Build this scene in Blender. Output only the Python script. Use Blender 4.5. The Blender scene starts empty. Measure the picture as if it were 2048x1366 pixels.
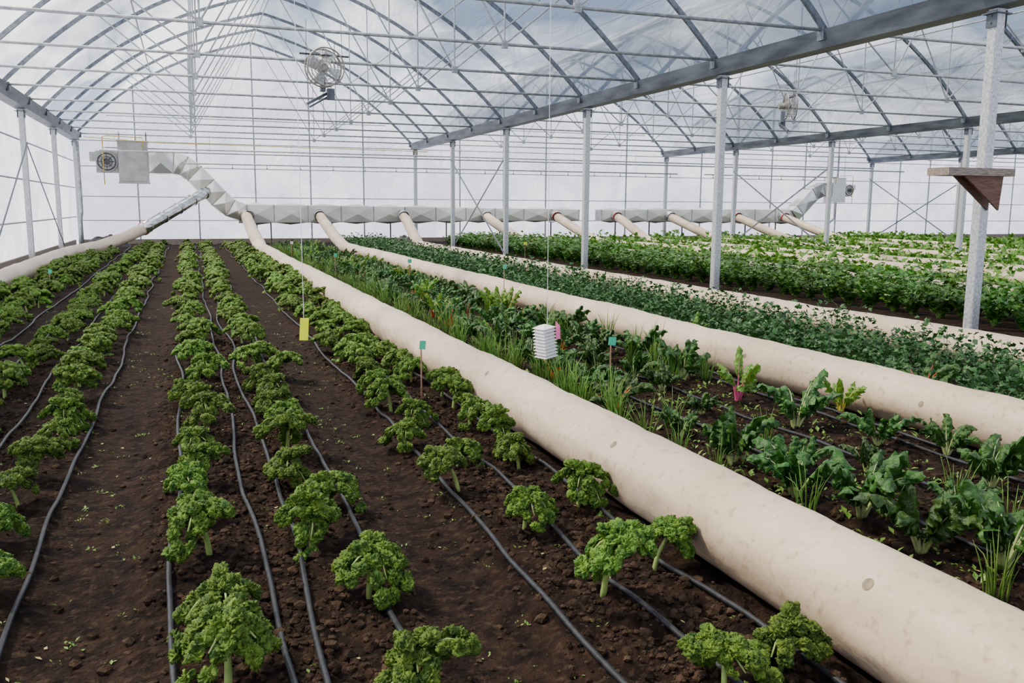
import bpy, math, random
import numpy as np
from mathutils import Vector, Matrix, noise
from mathutils.bvhtree import BVHTree
R = random.Random(7)
SC = bpy.context.scene
COL = SC.collection
pi = math.pi

# ------------------------------------------------------------------ camera
F = 1757.0
th = math.radians(20.2); ph = math.radians(8.68); ro = math.radians(0.36)
fwd = Vector((math.sin(th)*math.cos(ph), math.cos(th)*math.cos(ph), -math.sin(ph)))
rgt = Vector((math.cos(th), -math.sin(th), 0))
upv = rgt.cross(fwd)
r2 = rgt*math.cos(ro)+upv*math.sin(ro)
u2 = upv*math.cos(ro)-rgt*math.sin(ro)
cd = bpy.data.cameras.new("camera"); cam = bpy.data.objects.new("camera", cd)
cd.sensor_width = 36; cd.lens = F/2048*36; cd.clip_end = 500
M = Matrix(((r2.x, u2.x, -fwd.x, 0), (r2.y, u2.y, -fwd.y, 0), (r2.z, u2.z, -fwd.z, 1.7), (0, 0, 0, 1)))
cam.matrix_world = M
COL.objects.link(cam); SC.camera = cam

# ------------------------------------------------------------------ materials
def newmat(name):
    m = bpy.data.materials.new(name); m.use_nodes = True
    nt = m.node_tree
    for n in list(nt.nodes): nt.nodes.remove(n)
    return m, nt
def ramp(nt, stops):
    r = nt.nodes.new('ShaderNodeValToRGB')
    el = r.color_ramp.elements
    while len(el) < len(stops): el.new(0.5)
    for e, (p, c) in zip(el, stops):
        e.position = p; e.color = (*c, 1)
    return r
def mat(name, c1, c2, scale=10, rough=0.6, metal=0.0, bump=0.0, bscale=None, transl=0.0, detail=5,
        spec=0.5, rnd=0.0, stretch=None, lo=0.35, hi=0.65, c3=None, s3=3.0, f3=(0.5, 0.7), bd=.01):
    m, nt = newmat(name); N = nt.nodes; L = nt.links
    out = N.new('ShaderNodeOutputMaterial'); b = N.new('ShaderNodeBsdfPrincipled')
    tc = N.new('ShaderNodeTexCoord'); mp = N.new('ShaderNodeMapping')
    L.new(tc.outputs['Object'], mp.inputs[0])
    if stretch: mp.inputs['Scale'].default_value = stretch
    nz = N.new('ShaderNodeTexNoise'); nz.inputs['Scale'].default_value = scale; nz.inputs['Detail'].default_value = detail
    L.new(mp.outputs[0], nz.inputs['Vector'])
    rp = ramp(nt, [(lo, c1), (hi, c2)]); L.new(nz.outputs[0], rp.inputs[0])
    colo = rp.outputs[0]
    if c3:
        n3 = N.new('ShaderNodeTexNoise'); n3.inputs['Scale'].default_value = s3; n3.inputs['Detail'].default_value = 6
        L.new(mp.outputs[0], n3.inputs['Vector'])
        r3 = ramp(nt, [(f3[0], (0, 0, 0)), (f3[1], (1, 1, 1))]); L.new(n3.outputs[0], r3.inputs[0])
        mx = N.new('ShaderNodeMixRGB'); L.new(r3.outputs[0], mx.inputs[0]); L.new(colo, mx.inputs[1]); mx.inputs[2].default_value = (*c3, 1)
        colo = mx.outputs[0]
    if rnd:
        oi = N.new('ShaderNodeObjectInfo'); hs = N.new('ShaderNodeHueSaturation')
        mr = N.new('ShaderNodeMapRange'); mr.inputs[3].default_value = 1-rnd; mr.inputs[4].default_value = 1+rnd
        L.new(oi.outputs['Random'], mr.inputs[0]); L.new(mr.outputs[0], hs.inputs['Value'])
        mr2 = N.new('ShaderNodeMapRange'); mr2.inputs[3].default_value = 0.5-rnd*.06; mr2.inputs[4].default_value = 0.5+rnd*.06
        L.new(oi.outputs['Random'], mr2.inputs[0]); L.new(mr2.outputs[0], hs.inputs['Hue'])
        L.new(colo, hs.inputs['Color']); colo = hs.outputs[0]
    L.new(colo, b.inputs['Base Color'])
    b.inputs['Roughness'].default_value = rough; b.inputs['Metallic'].default_value = metal
    b.inputs['Specular IOR Level'].default_value = spec
    if bump:
        nb = N.new('ShaderNodeTexNoise'); nb.inputs['Scale'].default_value = bscale or scale*3; nb.inputs['Detail'].default_value = 6
        L.new(mp.outputs[0], nb.inputs['Vector'])
        bp = N.new('ShaderNodeBump'); bp.inputs['Strength'].default_value = min(1, bump); bp.inputs['Distance'].default_value = bd
        L.new(nb.outputs[0], bp.inputs['Height']); L.new(bp.outputs[0], b.inputs['Normal'])
    if transl:
        t = N.new('ShaderNodeBsdfTranslucent'); L.new(colo, t.inputs[0])
        ms = N.new('ShaderNodeMixShader'); ms.inputs[0].default_value = transl
        L.new(b.outputs[0], ms.inputs[1]); L.new(t.outputs[0], ms.inputs[2]); L.new(ms.outputs[0], out.inputs[0])
    else:
        L.new(b.outputs[0], out.inputs[0])
    return m

def film(name, dark, light, trans, difw, nscale, wrinkle=0.3, stretch=(1, 1, 1), var=.35, lo=.40, hi=.60):
    m, nt = newmat(name); N = nt.nodes; L = nt.links
    out = N.new('ShaderNodeOutputMaterial')
    tc = N.new('ShaderNodeTexCoord'); mp = N.new('ShaderNodeMapping'); mp.inputs['Scale'].default_value = stretch
    L.new(tc.outputs['Object'], mp.inputs[0])
    nz = N.new('ShaderNodeTexNoise'); nz.inputs['Scale'].default_value = nscale; nz.inputs['Detail'].default_value = 3
    nz.inputs['Distortion'].default_value = 1.0
    L.new(mp.outputs[0], nz.inputs['Vector'])
    nf = N.new('ShaderNodeTexNoise'); nf.inputs['Scale'].default_value = nscale*4; nf.inputs['Detail'].default_value = 4; nf.inputs['Distortion'].default_value = 1.6
    L.new(mp.outputs[0], nf.inputs['Vector'])
    bp = N.new('ShaderNodeBump'); bp.inputs['Strength'].default_value = wrinkle; bp.inputs['Distance'].default_value = 0.15
    L.new(nf.outputs[0], bp.inputs['Height'])
    mid = tuple((a*.55+c*.45) for a, c in zip(dark, light))
    mxn = N.new('ShaderNodeMixRGB'); mxn.inputs[0].default_value = .16; L.new(nz.outputs[0], mxn.inputs[1]); L.new(nf.outputs[0], mxn.inputs[2])
    rp = ramp(nt, [(lo, dark), ((lo+hi)/2, mid), (hi, light)])
    L.new(mxn.outputs[0], rp.inputs[0])
    tl = N.new('ShaderNodeBsdfTranslucent'); L.new(rp.outputs[0], tl.inputs[0]); L.new(bp.outputs[0], tl.inputs['Normal'])
    df = N.new('ShaderNodeBsdfDiffuse'); L.new(rp.outputs[0], df.inputs[0])
    gl = N.new('ShaderNodeBsdfGlossy'); gl.inputs['Roughness'].default_value = 0.2; L.new(bp.outputs[0], gl.inputs['Normal'])
    tr = N.new('ShaderNodeBsdfTransparent'); tr.inputs[0].default_value = (.95, .97, 1, 1)
    m1 = N.new('ShaderNodeMixShader'); m1.inputs[0].default_value = difw; L.new(tl.outputs[0], m1.inputs[1]); L.new(df.outputs[0], m1.inputs[2])
    m2 = N.new('ShaderNodeMixShader'); m2.inputs[0].default_value = 0.07; L.new(m1.outputs[0], m2.inputs[1]); L.new(gl.outputs[0], m2.inputs[2])
    mr = N.new('ShaderNodeMapRange'); mr.inputs[1].default_value = .38; mr.inputs[2].default_value = .62
    mr.inputs[3].default_value = min(.97, trans*(1+var)); mr.inputs[4].default_value = trans*(1-var)
    L.new(nz.outputs[0], mr.inputs[0])
    m3 = N.new('ShaderNodeMixShader'); L.new(mr.outputs[0], m3.inputs[0])
    L.new(m2.outputs[0], m3.inputs[1]); L.new(tr.outputs[0], m3.inputs[2])
    L.new(m3.outputs[0], out.inputs[0])
    return m

M_ROOF = film("roof_polythene", (.13, .18, .26), (.84, .88, .96), 0.40, 0.12, 0.24, 0.8, stretch=(1, .35, .8), var=.1, lo=.43, hi=.59)  # dark cloud and bright sky patches put into the film colour
M_WALL = film("wall_polythene", (.56, .575, .66), (.76, .77, .82), 0.02, 0.08, 0.35, 0.3, var=.1)
M_SOIL = mat("soil", (.0055, .0029, .0020), (.024, .0122, .0078), 9, .95, bump=1, bscale=50, spec=.12, c3=(.050, .031, .019), s3=22, f3=(.53, .74), bd=.025)
M_CLOD = mat("soil_clod", (.012, .0068, .0045), (.070, .043, .027), 10, .95, bump=1, bscale=120, spec=.12)
M_GALV = mat("galvanised_steel", (.34, .36, .38), (.62, .64, .65), 28, .5, .35, detail=8)
M_ARCH = mat("painted_steel_arch", (.095, .11, .135), (.20, .225, .26), 12, .5, .3)
M_GUT = mat("gutter_steel", (.045, .055, .075), (.125, .15, .18), 5, .5, .3, stretch=(1, .2, 1))
M_PIPE = mat("pipe_steel", (.24, .26, .28), (.42, .44, .46), 10, .5, .3)
M_DUCT = mat("duct_sheet", (.40, .40, .37), (.84, .83, .78), .8, .24, .85, detail=1, lo=.44, hi=.56)  # highlights and shade on the duct put into its colour as light and dark tones
M_TRUNK = mat("trunk_duct_sheet", (.56, .55, .50), (.76, .75, .69), .9, .42, .3, detail=1)
M_FLANGE = mat("duct_flange", (.25, .25, .24), (.38, .38, .36), 4, .4, .6)
M_SHINY = mat("shiny_duct", (.36, .37, .38), (.80, .81, .82), 3, .2, .95, stretch=(1, 1, 3))
M_TUBE = mat("cream_polytube", (.50, .385, .27), (.64, .515, .39), 1.2, .42, bump=.45, bscale=6, c3=(.28, .185, .11), s3=20, f3=(.56, .82), bd=.03)
M_HOLE = mat("vent_hole", (.16, .13, .08), (.25, .20, .13), 30, .7)
M_DRIP = mat("drip_hose", (.006, .007, .009), (.022, .024, .030), 30, .48, spec=.35)
M_KALE = mat("kale_leaf", (.030, .090, .008), (.165, .280, .026), 26, .5, transl=.15, rnd=.24, bump=.7, bscale=190, spec=.3)
M_KSTEM = mat("kale_stem", (.22, .33, .07), (.36, .47, .14), 20, .5, transl=.1)
M_CHARD = mat("chard_leaf", (.010, .050, .006), (.055, .155, .020), 18, .36, transl=.18, rnd=.3, bump=1, bscale=60, spec=.42)
M_CHARDL = mat("chard_leaf_light", (.08, .19, .015), (.19, .35, .04), 18, .36, transl=.3, rnd=.2, bump=.8, bscale=60)
M_CST = {k: mat("chard_stalk_"+k, a, b, 15, .4, transl=.15) for k, a, b in [
    ("pale", (.34, .44, .14), (.60, .64, .30)), ("pink", (.62, .06, .20), (.80, .18, .34)),
    ("orange", (.90, .20, .008), (.95, .36, .03)), ("red", (.62, .015, .01), (.78, .06, .02)), ("yellow", (.74, .55, .05), (.85, .68, .14))]}
M_ONION = mat("onion_leaf", (.10, .24, .03), (.24, .42, .08), 10, .4, transl=.3, rnd=.2)
M_HERB = mat("herb_leaf", (.008, .052, .008), (.042, .145, .024), 5, .5, transl=.2)
M_CEL = mat("celery_leaf", (.016, .080, .006), (.085, .220, .018), 4, .4, transl=.25, rnd=.25)
M_LIME = mat("bright_crop_leaf", (.04, .15, .010), (.16, .34, .035), 2.5, .5, transl=.3)
M_WEED = mat("weed_leaf", (.07, .18, .015), (.20, .35, .05), 10, .5, transl=.25)
M_WOOD = mat("weathered_wood", (.16, .125, .10), (.32, .27, .225), 8, .8, stretch=(1, 8, 8), bump=.4)
M_WOODR = mat("brown_wood", (.08, .035, .020), (.16, .075, .045), 8, .7, stretch=(1, 8, 8))
M_YEL = mat("yellow_card", (.85, .92, .01), (.95, .98, .03), 12, .45, transl=.5)
M_YPIPE = mat("yellow_gas_pipe", (.45, .32, .03), (.58, .42, .06), 12, .5)
M_WHITE = mat("white_plastic", (.74, .74, .72), (.86, .86, .84), 12, .4)
M_TEAL = mat("teal_tag", (.05, .58, .36), (.10, .70, .46), 12, .5, transl=.3)
M_PINK = mat("pink_flag", (.92, .13, .40), (.97, .24, .50), 12, .5, transl=.3)
M_STAKE = mat("stake_wood", (.32, .16, .09), (.45, .26, .16), 20, .7)
M_BLACK = mat("black_fabric", (.008, .008, .010), (.03, .03, .035), 5, .6)
M_DARK = mat("dark_metal", (.03, .03, .035), (.10, .10, .11), 12, .5, .4)
M_FAN = mat("fan_metal", (.16, .15, .13), (.33, .31, .27), 12, .5, .3)
M_RED = mat("red_strap", (.45, .03, .03), (.60, .07, .06), 12, .5)
M_HGREY = mat("heater_enamel", (.30, .31, .30), (.42, .43, .41), 3, .45, .2)
M_STR = mat("white_string", (.8, .8, .8), (.9, .9, .9), 5, .6)

# ------------------------------------------------------------------ mesh helpers
class MB:
    def __init__(s): s.v = []; s.f = []; s.m = []
    def add(s, vf, mi=0):
        v, f = vf; o = len(s.v)
        s.v.extend([tuple(x) for x in v]); s.f.extend([tuple(i+o for i in q) for q in f]); s.m.extend([mi]*len(f))
        return s
    def mesh(s, name, mats, smooth=False):
        me = bpy.data.meshes.new(name); me.from_pydata(s.v, [], s.f)
        for m in mats: me.materials.append(m)
        if len(mats) > 1: me.polygons.foreach_set('material_index', s.m)
        if smooth: me.polygons.foreach_set('use_smooth', [True]*len(s.f))
        me.update(); return me
def obj(name, me, loc=(0, 0, 0), parent=None, label=None, cat=None, group=None, kind=None, rz=0, sc=1):
    o = bpy.data.objects.new(name, me); COL.objects.link(o)
    o.location = loc
    if rz: o.rotation_euler = (0, 0, rz)
    if sc != 1: o.scale = (sc, sc, sc)
    if parent: o.parent = parent
    if label: o['label'] = label
    if cat: o['category'] = cat
    if group: o['group'] = group
    if kind: o['kind'] = kind
    return o
def sweep(pts, r, n=8, cap=True):
    P = [Vector(p) for p in pts]; V = []; Fc = []
    k = len(P); rr = r if isinstance(r, (list, tuple)) else [r]*k
    T = []
    for i in range(k):
        t = (P[min(i+1, k-1)]-P[max(i-1, 0)]); T.append(t.normalized())
    a = Vector((0, 0, 1)) if abs(T[0].z) < .9 else Vector((1, 0, 0))
    nrm = T[0].cross(a).normalized()
    for i in range(k):
        nrm = (nrm-T[i]*nrm.dot(T[i])).normalized(); b = T[i].cross(nrm)
        for j in range(n):
            an = 2*pi*j/n
            V.append(P[i]+(nrm*math.cos(an)+b*math.sin(an))*rr[i])
    for i in range(k-1):
        for j in range(n):
            a0 = i*n+j; a1 = i*n+(j+1) % n
            Fc.append((a0, a1, a1+n, a0+n))
    if cap:
        Fc.append(tuple(range(n-1, -1, -1))); Fc.append(tuple((k-1)*n+j for j in range(n)))
    return V, Fc
def box(c, s, rot=None):
    V = []
    for x in (-.5, .5):
        for y in (-.5, .5):
            for z in (-.5, .5):
                p = Vector((x*s[0], y*s[1], z*s[2]))
                if rot: p = rot @ p
                V.append(p+Vector(c))
    return V, [(0, 1, 3, 2), (4, 6, 7, 5), (0, 4, 5, 1), (2, 3, 7, 6), (0, 2, 6, 4), (1, 5, 7, 3)]
def bar(p0, p1, w, h):
    p0 = Vector(p0); p1 = Vector(p1); d = p1-p0; q = d.to_track_quat('X', 'Z').to_matrix()
    return box((p0+p1)/2, (d.length, w, h), q)
def ringv(c, r, tr, axis='y', n=32, m=6):
    V = []; Fc = []
    for i in range(n):
        a = 2*pi*i/n
        for j in range(m):
            b = 2*pi*j/m; rr = r+tr*math.cos(b); q = tr*math.sin(b)
            if axis == 'y': V.append((c[0]+rr*math.cos(a), c[1]+q, c[2]+rr*math.sin(a)))
            else: V.append((c[0]+q, c[1]+rr*math.cos(a), c[2]+rr*math.sin(a)))
    for i in range(n):
        for j in range(m):
            Fc.append((i*m+j, ((i+1) % n)*m+j, ((i+1) % n)*m+(j+1) % m, i*m+(j+1) % m))
    return V, Fc
def extrude_profile(prof, y0, y1, closed=True):
    n = len(prof); V = [(x, y0, z) for x, z in prof]+[(x, y1, z) for x, z in prof]
    Fc = [(i, (i+1) % n, (i+1) % n+n, i+n) for i in range(n if closed else n-1)]
    if closed: Fc += [tuple(range(n)), tuple(range(2*n-1, n-1, -1))]
    return V, Fc

# ------------------------------------------------------------------ ground
BEDS = [(-3.15, -2.0), (-1.8, -.72), (-.28, .86), (1.28, 2.2), (2.75, 5.05), (5.6, 7.4), (8.3, 12.6)]
def sst(a, b, x):
    t = min(1, max(0, (x-a)/(b-a))); return t*t*(3-2*t)
def gh(x, y):
    b = 0
    for a, c in BEDS:
        if a-.3 < x < c+.3: b = max(b, sst(a-.12, a+.10, x)*(1-sst(c-.10, c+.12, x)))
    h = .05*b
    n1 = noise.noise(Vector((x*1.3, y*1.3, 0)))*.02
    if x < 5.7 and y < 14:
        n2 = noise.noise(Vector((x*7, y*7, 3)))*.022*(.4+b)
        n3 = noise.noise(Vector((x*18, y*18, 7)))*.022*(.2+b)
        return h+n1+n2+n3
    return h+n1
xs = list(np.arange(-4.5, 5.7, .030))+[5.9, 6.5, 7, 7.5, 8, 8.5, 9, 10, 11, 12, 12.6, 14, 16, 19, 22, 26, 30, 35, 40, 46, 52]
ys = [-3, -1, 0, .6]+list(np.arange(1.0, 9, .030))
y = 9.0
while y < 41.3: ys.append(y); y += .04+(y-9)*.02
ys.append(41.4)
V = []
for yy in ys:
    for xx in xs: V.append((xx, yy, gh(xx, yy)))
nx = len(xs); ny = len(ys)
Fc = [(j*nx+i, j*nx+i+1, (j+1)*nx+i+1, (j+1)*nx+i) for j in range(ny-1) for i in range(nx-1)]
b = MB(); b.add((V, Fc))
obj("floor", b.mesh("floor", [M_SOIL], True), kind="structure", label="dark brown soil floor with raised planting beds")

b = MB()
ico = [(0, 0, 1), (.9, 0, .4), (.28, .85, .4), (-.72, .52, .4), (-.72, -.52, .4), (.28, -.85, .4), (.72, .52, -.4), (-.28, .85, -.4), (-.9, 0, -.4), (-.28, -.85, -.4), (.72, -.52, -.4), (0, 0, -1)]
icf = [(0, 1, 2), (0, 2, 3), (0, 3, 4), (0, 4, 5), (0, 5, 1), (1, 6, 2), (2, 7, 3), (3, 8, 4), (4, 9, 5), (5, 10, 1), (6, 7, 2), (7, 8, 3), (8, 9, 4), (9, 10, 5), (10, 6, 1), (11, 7, 6), (11, 8, 7), (11, 9, 8), (11, 10, 9), (11, 6, 10)]
for i in range(24000):
    bd = R.choice(BEDS[:5]+[BEDS[2], BEDS[3], BEDS[4], BEDS[2], BEDS[3]])
    x = R.gauss((bd[0]+bd[1])/2, (bd[1]-bd[0])*.25); yy = 1.6+R.random()**1.7*10
    if not -4 < x < 5.0 or 2.1 < x < 2.6: continue
    s = R.choice([.004, .006, .008, .011, .011, .015, .015, .024])*R.uniform(.7, 1.3)
    z = gh(x, yy)+s*.25
    b.add(([(x+v[0]*s*R.uniform(.6, 1.3), yy+v[1]*s*R.uniform(.6, 1.3), z+v[2]*s*R.uniform(.5, 1.1)) for v in ico], icf))
obj("soil_clods", b.mesh("soil_clods", [M_CLOD]), kind="stuff", label="crumbly brown soil clods scattered over the beds", cat="soil")

# ------------------------------------------------------------------ leaf tools
def diamonds(mb, P, D, W, Ln, wd, fold=.25, mi=0):
    D = D.normalized(); W = W.normalized(); Nn = D.cross(W)
    a = P; c = P+D*Ln; l = P+D*Ln*.5+W*wd+Nn*fold*wd; r = P+D*Ln*.5-W*wd+Nn*fold*wd
    mb.add(([a, l, c, r], [(0, 1, 2), (0, 2, 3)]), mi)
def lobed(mb, P, D, W, Ln, rnd, mi=0):
    for an in (-.75, 0, .75):
        d = D*math.cos(an)+W*math.sin(an); w = W*math.cos(an)-D*math.sin(an)
        diamonds(mb, P, d, w, Ln*(1 if an == 0 else .8)*rnd.uniform(.85, 1.1), Ln*.30, rnd.uniform(.1, .6), mi)

b = MB()
for i in range(2100):
    if R.random() < .5:
        x = R.uniform(-3, 2.1); yy = 1.8+R.random()**1.5*14
        if R.random() < .4: x = R.choice([-.5, 1.08, -1.9])+R.uniform(-.25, .25)
        if noise.noise(Vector((x*2, yy*2, 9))) < -.1: continue
    else:
        x = R.uniform(2.75, 5.0); yy = 2.2+R.random()**1.3*16
    z = gh(x, yy)
    big = R.uniform(.6, 1.2) if x < 2.5 else R.choice([1, 1.5, 2.6])
    for k in range(R.randint(3, 8)):
        a = R.uniform(0, 2*pi); el = R.uniform(.1, .9)
        D = Vector((math.cos(a)*math.cos(el), math.sin(a)*math.cos(el), math.sin(el)))
        W = Vector((-math.sin(a), math.cos(a), 0)); l = R.uniform(.009, .026)*big
        P = Vector((x+R.uniform(-.03, .03)*big, yy+R.uniform(-.03, .03)*big, z+.005+R.uniform(0, .02)*max(0, big-1)))
        diamonds(b, P, D, W, l, l*.28)
obj("weed_seedlings", b.mesh("weed_seedlings", [M_WEED]), kind="stuff", label="tiny green weed seedlings sprouting from bare soil", cat="weed")
b = MB()
MF = mat("fallen_leaf", (.26, .20, .06), (.42, .34, .15), 20, .7)
for i in range(190):
    x = R.uniform(-1.5, 5); yy = R.uniform(2.0, 9); a = R.uniform(0, 2*pi)
    if 2.1 < x < 2.65: continue
    z = gh(x, yy)+.008
    diamonds(b, Vector((x, yy, z)), Vector((math.cos(a), math.sin(a), .1)), Vector((-math.sin(a), math.cos(a), R.uniform(-.3, .3))), R.uniform(.01, .045), R.uniform(.004, .012))
obj("fallen_leaf_scraps", b.mesh("fallen", [MF]), kind="stuff", label="yellowed leaf scraps lying on the soil", cat="leaves")

# ------------------------------------------------------------------ kale : curly clumps carried on arching leaf ribs
def blob(c, T, B, Nn, ra, rb, rc, nu, nv, lod, off):
    V = []; Fc = []
    for j in range(nv+1):
        v = pi*j/nv
        for i in range(nu):
            u = 2*pi*i/nu
            d = T*(ra*math.sin(v)*math.cos(u))+B*(rb*math.sin(v)*math.sin(u))+Nn*(rc*math.cos(v))
            p = c+d; dn = d.normalized()
            q = p+off
            if lod == 0:
                n1 = abs(noise.noise(q*90)); n2 = abs(noise.noise(q*185))
                p = p+dn*((.16-n1)*.036+(.18-n2)*.015)+noise.noise_vector(q*42)*.010
            elif lod == 1:
                n1 = abs(noise.noise(q*62)); p = p+dn*(.20-n1)*.046+noise.noise_vector(q*30)*.011
            else:
                p = p+noise.noise_vector(q*38)*.024
            V.append(p)
    for j in range(nv):
        for i in range(nu): Fc.append((j*nu+i, j*nu+(i+1) % nu, (j+1)*nu+(i+1) % nu, (j+1)*nu+i))
    return V, Fc
def kale(seed, lod):
    rnd = random.Random(seed)
    nu, nv = ((46, 28), (18, 12), (8, 6))[lod]
    h = rnd.uniform(.16, .26); dx = rnd.uniform(-.09, .09); dy = rnd.uniform(-.08, .08)
    st = MB(); fo = MB()
    st.add(sweep([(dx*t*t, dy*t*t, -.03+(h+.03)*t) for t in [k/6 for k in range(7)]], [.013-.004*k/6 for k in range(7)], 6 if lod == 2 else 9))
    nl = rnd.randint(5, 7); top = Vector((dx, dy, h)); off = Vector((seed*3.1, seed*1.3, 0)); a0 = rnd.uniform(0, 6)
    low = rnd.randrange(nl) if rnd.random() < .7 else -1
    for i in range(nl+3):
        inner = i >= nl
        az = a0+2*pi*i/nl+rnd.uniform(-.45, .45); lift = 0
        if inner: Ln = rnd.uniform(.03, .08); a = 1.0; bq = .45
        else:
            Ln = rnd.uniform(.11, .205); a = rnd.uniform(.45, .95); bq = rnd.uniform(.75, 1.35)
            if i == low: a = .25; bq = 1.1; lift = -.05; Ln = rnd.uniform(.14, .19)
        rad = Vector((math.cos(az), math.sin(az), 0)); B = Vector((-math.sin(az), math.cos(az), 0)); bend = rnd.uniform(-.4, .4)
        def Mp(s): return top+rad*(.004+Ln*s*(1-.10*s))+B*(bend*Ln*s*s)+Vector((0, 0, lift*(1-.3*s)+Ln*(a*s-bq*s*s)-.005))
        if lod < 2: st.add(sweep([Mp(s)-Vector((0, 0, .014)) for s in (0, .15, .3, .5, .75)], [.006, .005, .0045, .004, .003], 6))
        ks = [.45, 1] if inner else ([.26, .50, .76, 1.0] if lod < 2 else [.35, .68, 1.0])
        for j, s in enumerate(ks):
            m = Mp(s); T = (Mp(s+.02)-Mp(s-.02)).normalized(); Nn = T.cross(B)
            if Nn.z < 0: Nn = -Nn
            wd = (.0 if inner else (.015, .035, .040, .022)[j] if lod < 2 else (.02, .038, .022)[j])*rnd.uniform(.75, 1.3)
            sides = (0,) if wd < .016 else (-1, 1)
            for sd in sides:
                rr = rnd.uniform(.022, .034)*(1.2 if lod == 2 else 1)
                c = m+B*sd*wd-Nn*(abs(sd)*wd*.6)+Nn*rnd.uniform(-.006, .010)+T*rnd.uniform(-.01, .01)
                fo.add(blob(c, T, B, Nn, rr*1.15, rr, rr*.74, nu, nv, lod, off))
    return st, fo
def combine(st, fo):
    c = MB(); c.add((fo.v, fo.f), 0); c.add((st.v, st.f), 1); return c
K0 = []
for s in range(9):
    st, fo = kale(10+s, 0)
    K0.append((st.mesh("kale_stem", [M_KSTEM], True), fo.mesh("kale_foliage", [M_KALE], True)))
K1 = [combine(*kale(30+s, 1)).mesh("kale_mid", [M_KALE, M_KSTEM], True) for s in range(7)]
K2mb = [combine(*kale(50+s, 2)) for s in range(5)]
K2 = [k.mesh("kale_far", [M_KALE, M_KSTEM], True) for k in K2mb]
rows = {
    0.0: [(.06, 2.95), (.05, 3.5), (.03, 4.2), (.04, 4.75), (-.03, 5.3), (-.03, 5.95)],
    .62: [(.62, 2.62), (.66, 3.55), (.50, 4.15), (.64, 4.65), (.54, 5.25), (.56, 5.85)],
    1.55: [(1.62, 2.32), (1.60, 3.2), (1.56, 4.04), (1.42, 4.75), (1.56, 5.25), (1.34, 5.75), (1.52, 6.3)],
    1.98: [(1.97, 2.48), (1.96, 3.4), (1.96, 4.25), (1.93, 5.1), (1.98, 5.65), (1.94, 6.2)],
    -.95: [(-.84, 4.0), (-.98, 4.65), (-.93, 5.25), (-.99, 5.85)],
    -1.5: [(-1.45, 5.2), (-1.5, 5.9)], -2.35: [(-2.3, 7.2)], -2.85: [(-2.8, 8.4)]}
pl = []
for rx, lst in rows.items():
    pl += lst; yy = lst[-1][1]; ym = 30.5 if rx < -2.6 else 33 if rx < -2 else 37.5
    while yy < ym:
        yy += R.uniform(.48, .72)
        pl.append((rx+R.uniform(-.09, .07), yy))
pl.sort(key=lambda p: math.hypot(*p))
KL = "curly green kale plant on a pale bare stem in soil"
for i, (x, yy) in enumerate(pl[:300]):
    z = gh(x, yy)-.005; rz = R.uniform(0, 2*pi); sc = R.uniform(.88, 1.2); d = math.hypot(x, yy)
    if x > 1.8: sc = min(sc, 1.05)
    if d < 8.5:
        e = obj("kale_plant", None, (x, yy, z), label=KL, cat="kale plant", group="curly kale rows", rz=rz, sc=sc)
        e.empty_display_size = .1
        st, fo = K0[i % 9]
        obj("stem", st, parent=e); obj("foliage", fo, parent=e)
    else:
        me = (K1[i % 7] if d < 16 else K2[i % 5])
        obj("kale_plant", me, (x, yy, z), label=KL, cat="kale plant", group="curly kale rows", rz=rz, sc=sc*(1.06 if d < 16 else 1.12))
b = MB()
for i, (x, yy) in enumerate(pl[300:]):
    k = K2mb[i % 5]; a = R.uniform(0, 6.28); ca, sa = math.cos(a)*1.15, math.sin(a)*1.15; zs = R.uniform(1, 1.25)
    o = len(b.v); b.v += [(x+v[0]*ca-v[1]*sa, yy+v[0]*sa+v[1]*ca, v[2]*zs) for v in k.v]
    b.f += [tuple(q+o for q in f) for f in k.f]; b.m += k.m
if b.v: obj("distant_kale_plants", b.mesh("kfar", [M_KALE, M_KSTEM], True), kind="stuff", label="dense curly kale plants at the end of the rows", cat="kale plants", group="curly kale rows")

# ------------------------------------------------------------------ chard
def chard(seed, nleaf=8, ns=28, nt=14, H=.34, flop=.0, bare=.27, sr=.009):
    rnd = random.Random(seed); st = MB(); fo = MB()
    for i in range(nleaf):
        az = 2*pi*i/nleaf*1.6+rnd.uniform(-.4, .4); Ln = H*rnd.uniform(.6, 1.15); lean = rnd.uniform(.03, .45)+flop
        rad = Vector((math.cos(az), math.sin(az), 0)); B0 = Vector((-math.sin(az), math.cos(az), 0)); tw = rnd.uniform(-1.8, 1.8)
        curl = rnd.uniform(.1, 1.2)
        pts = []; p = rad*.012+Vector((0, 0, -.01)); el = pi/2-lean
        for k in range(ns+3):
            pts.append(p.copy()); e = el-curl*(k/ns)**2.4*2.0
            p = p+(rad*math.cos(e)+Vector((0, 0, math.sin(e))))*(Ln/ns)
        sp = pts[:ns-4:2]
        st.add(sweep(sp, [sr*(1-.88*k/(len(sp)-1)) for k in range(len(sp))], 6))
        V = []; Fc = []; s0 = int(ns*bare); w = rnd.uniform(.050, .080)
        off = Vector((seed+i*3.3, 0, 0)); n0 = ns-s0
        for q in range(n0+1):
            k = s0+q; T = (pts[k+1]-pts[k-1]).normalized()
            sn = q/n0; B = (Matrix.Rotation(tw*sn, 3, T) @ B0); Nn = T.cross(B)
            ww = w*(max(.02, 1-((sn-.53)/.485)**2)**.5)
            for pp in range(nt+1):
                t = -1+2*pp/nt; at = abs(t)
                pos = pts[k]+B*(t*ww*(1-.45*at*at))-Nn*(ww*.75*at*at)+Nn*(.020*at*math.sin(sn*30+t*2+i))
                pos = pos+noise.noise_vector(pos*34+off)*.020
                V.append(pos)
        for q in range(n0):
            for pp in range(nt): Fc.append((q*(nt+1)+pp, q*(nt+1)+pp+1, (q+1)*(nt+1)+pp+1, (q+1)*(nt+1)+pp))
        fo.add((V, Fc))
    return st, fo
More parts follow.
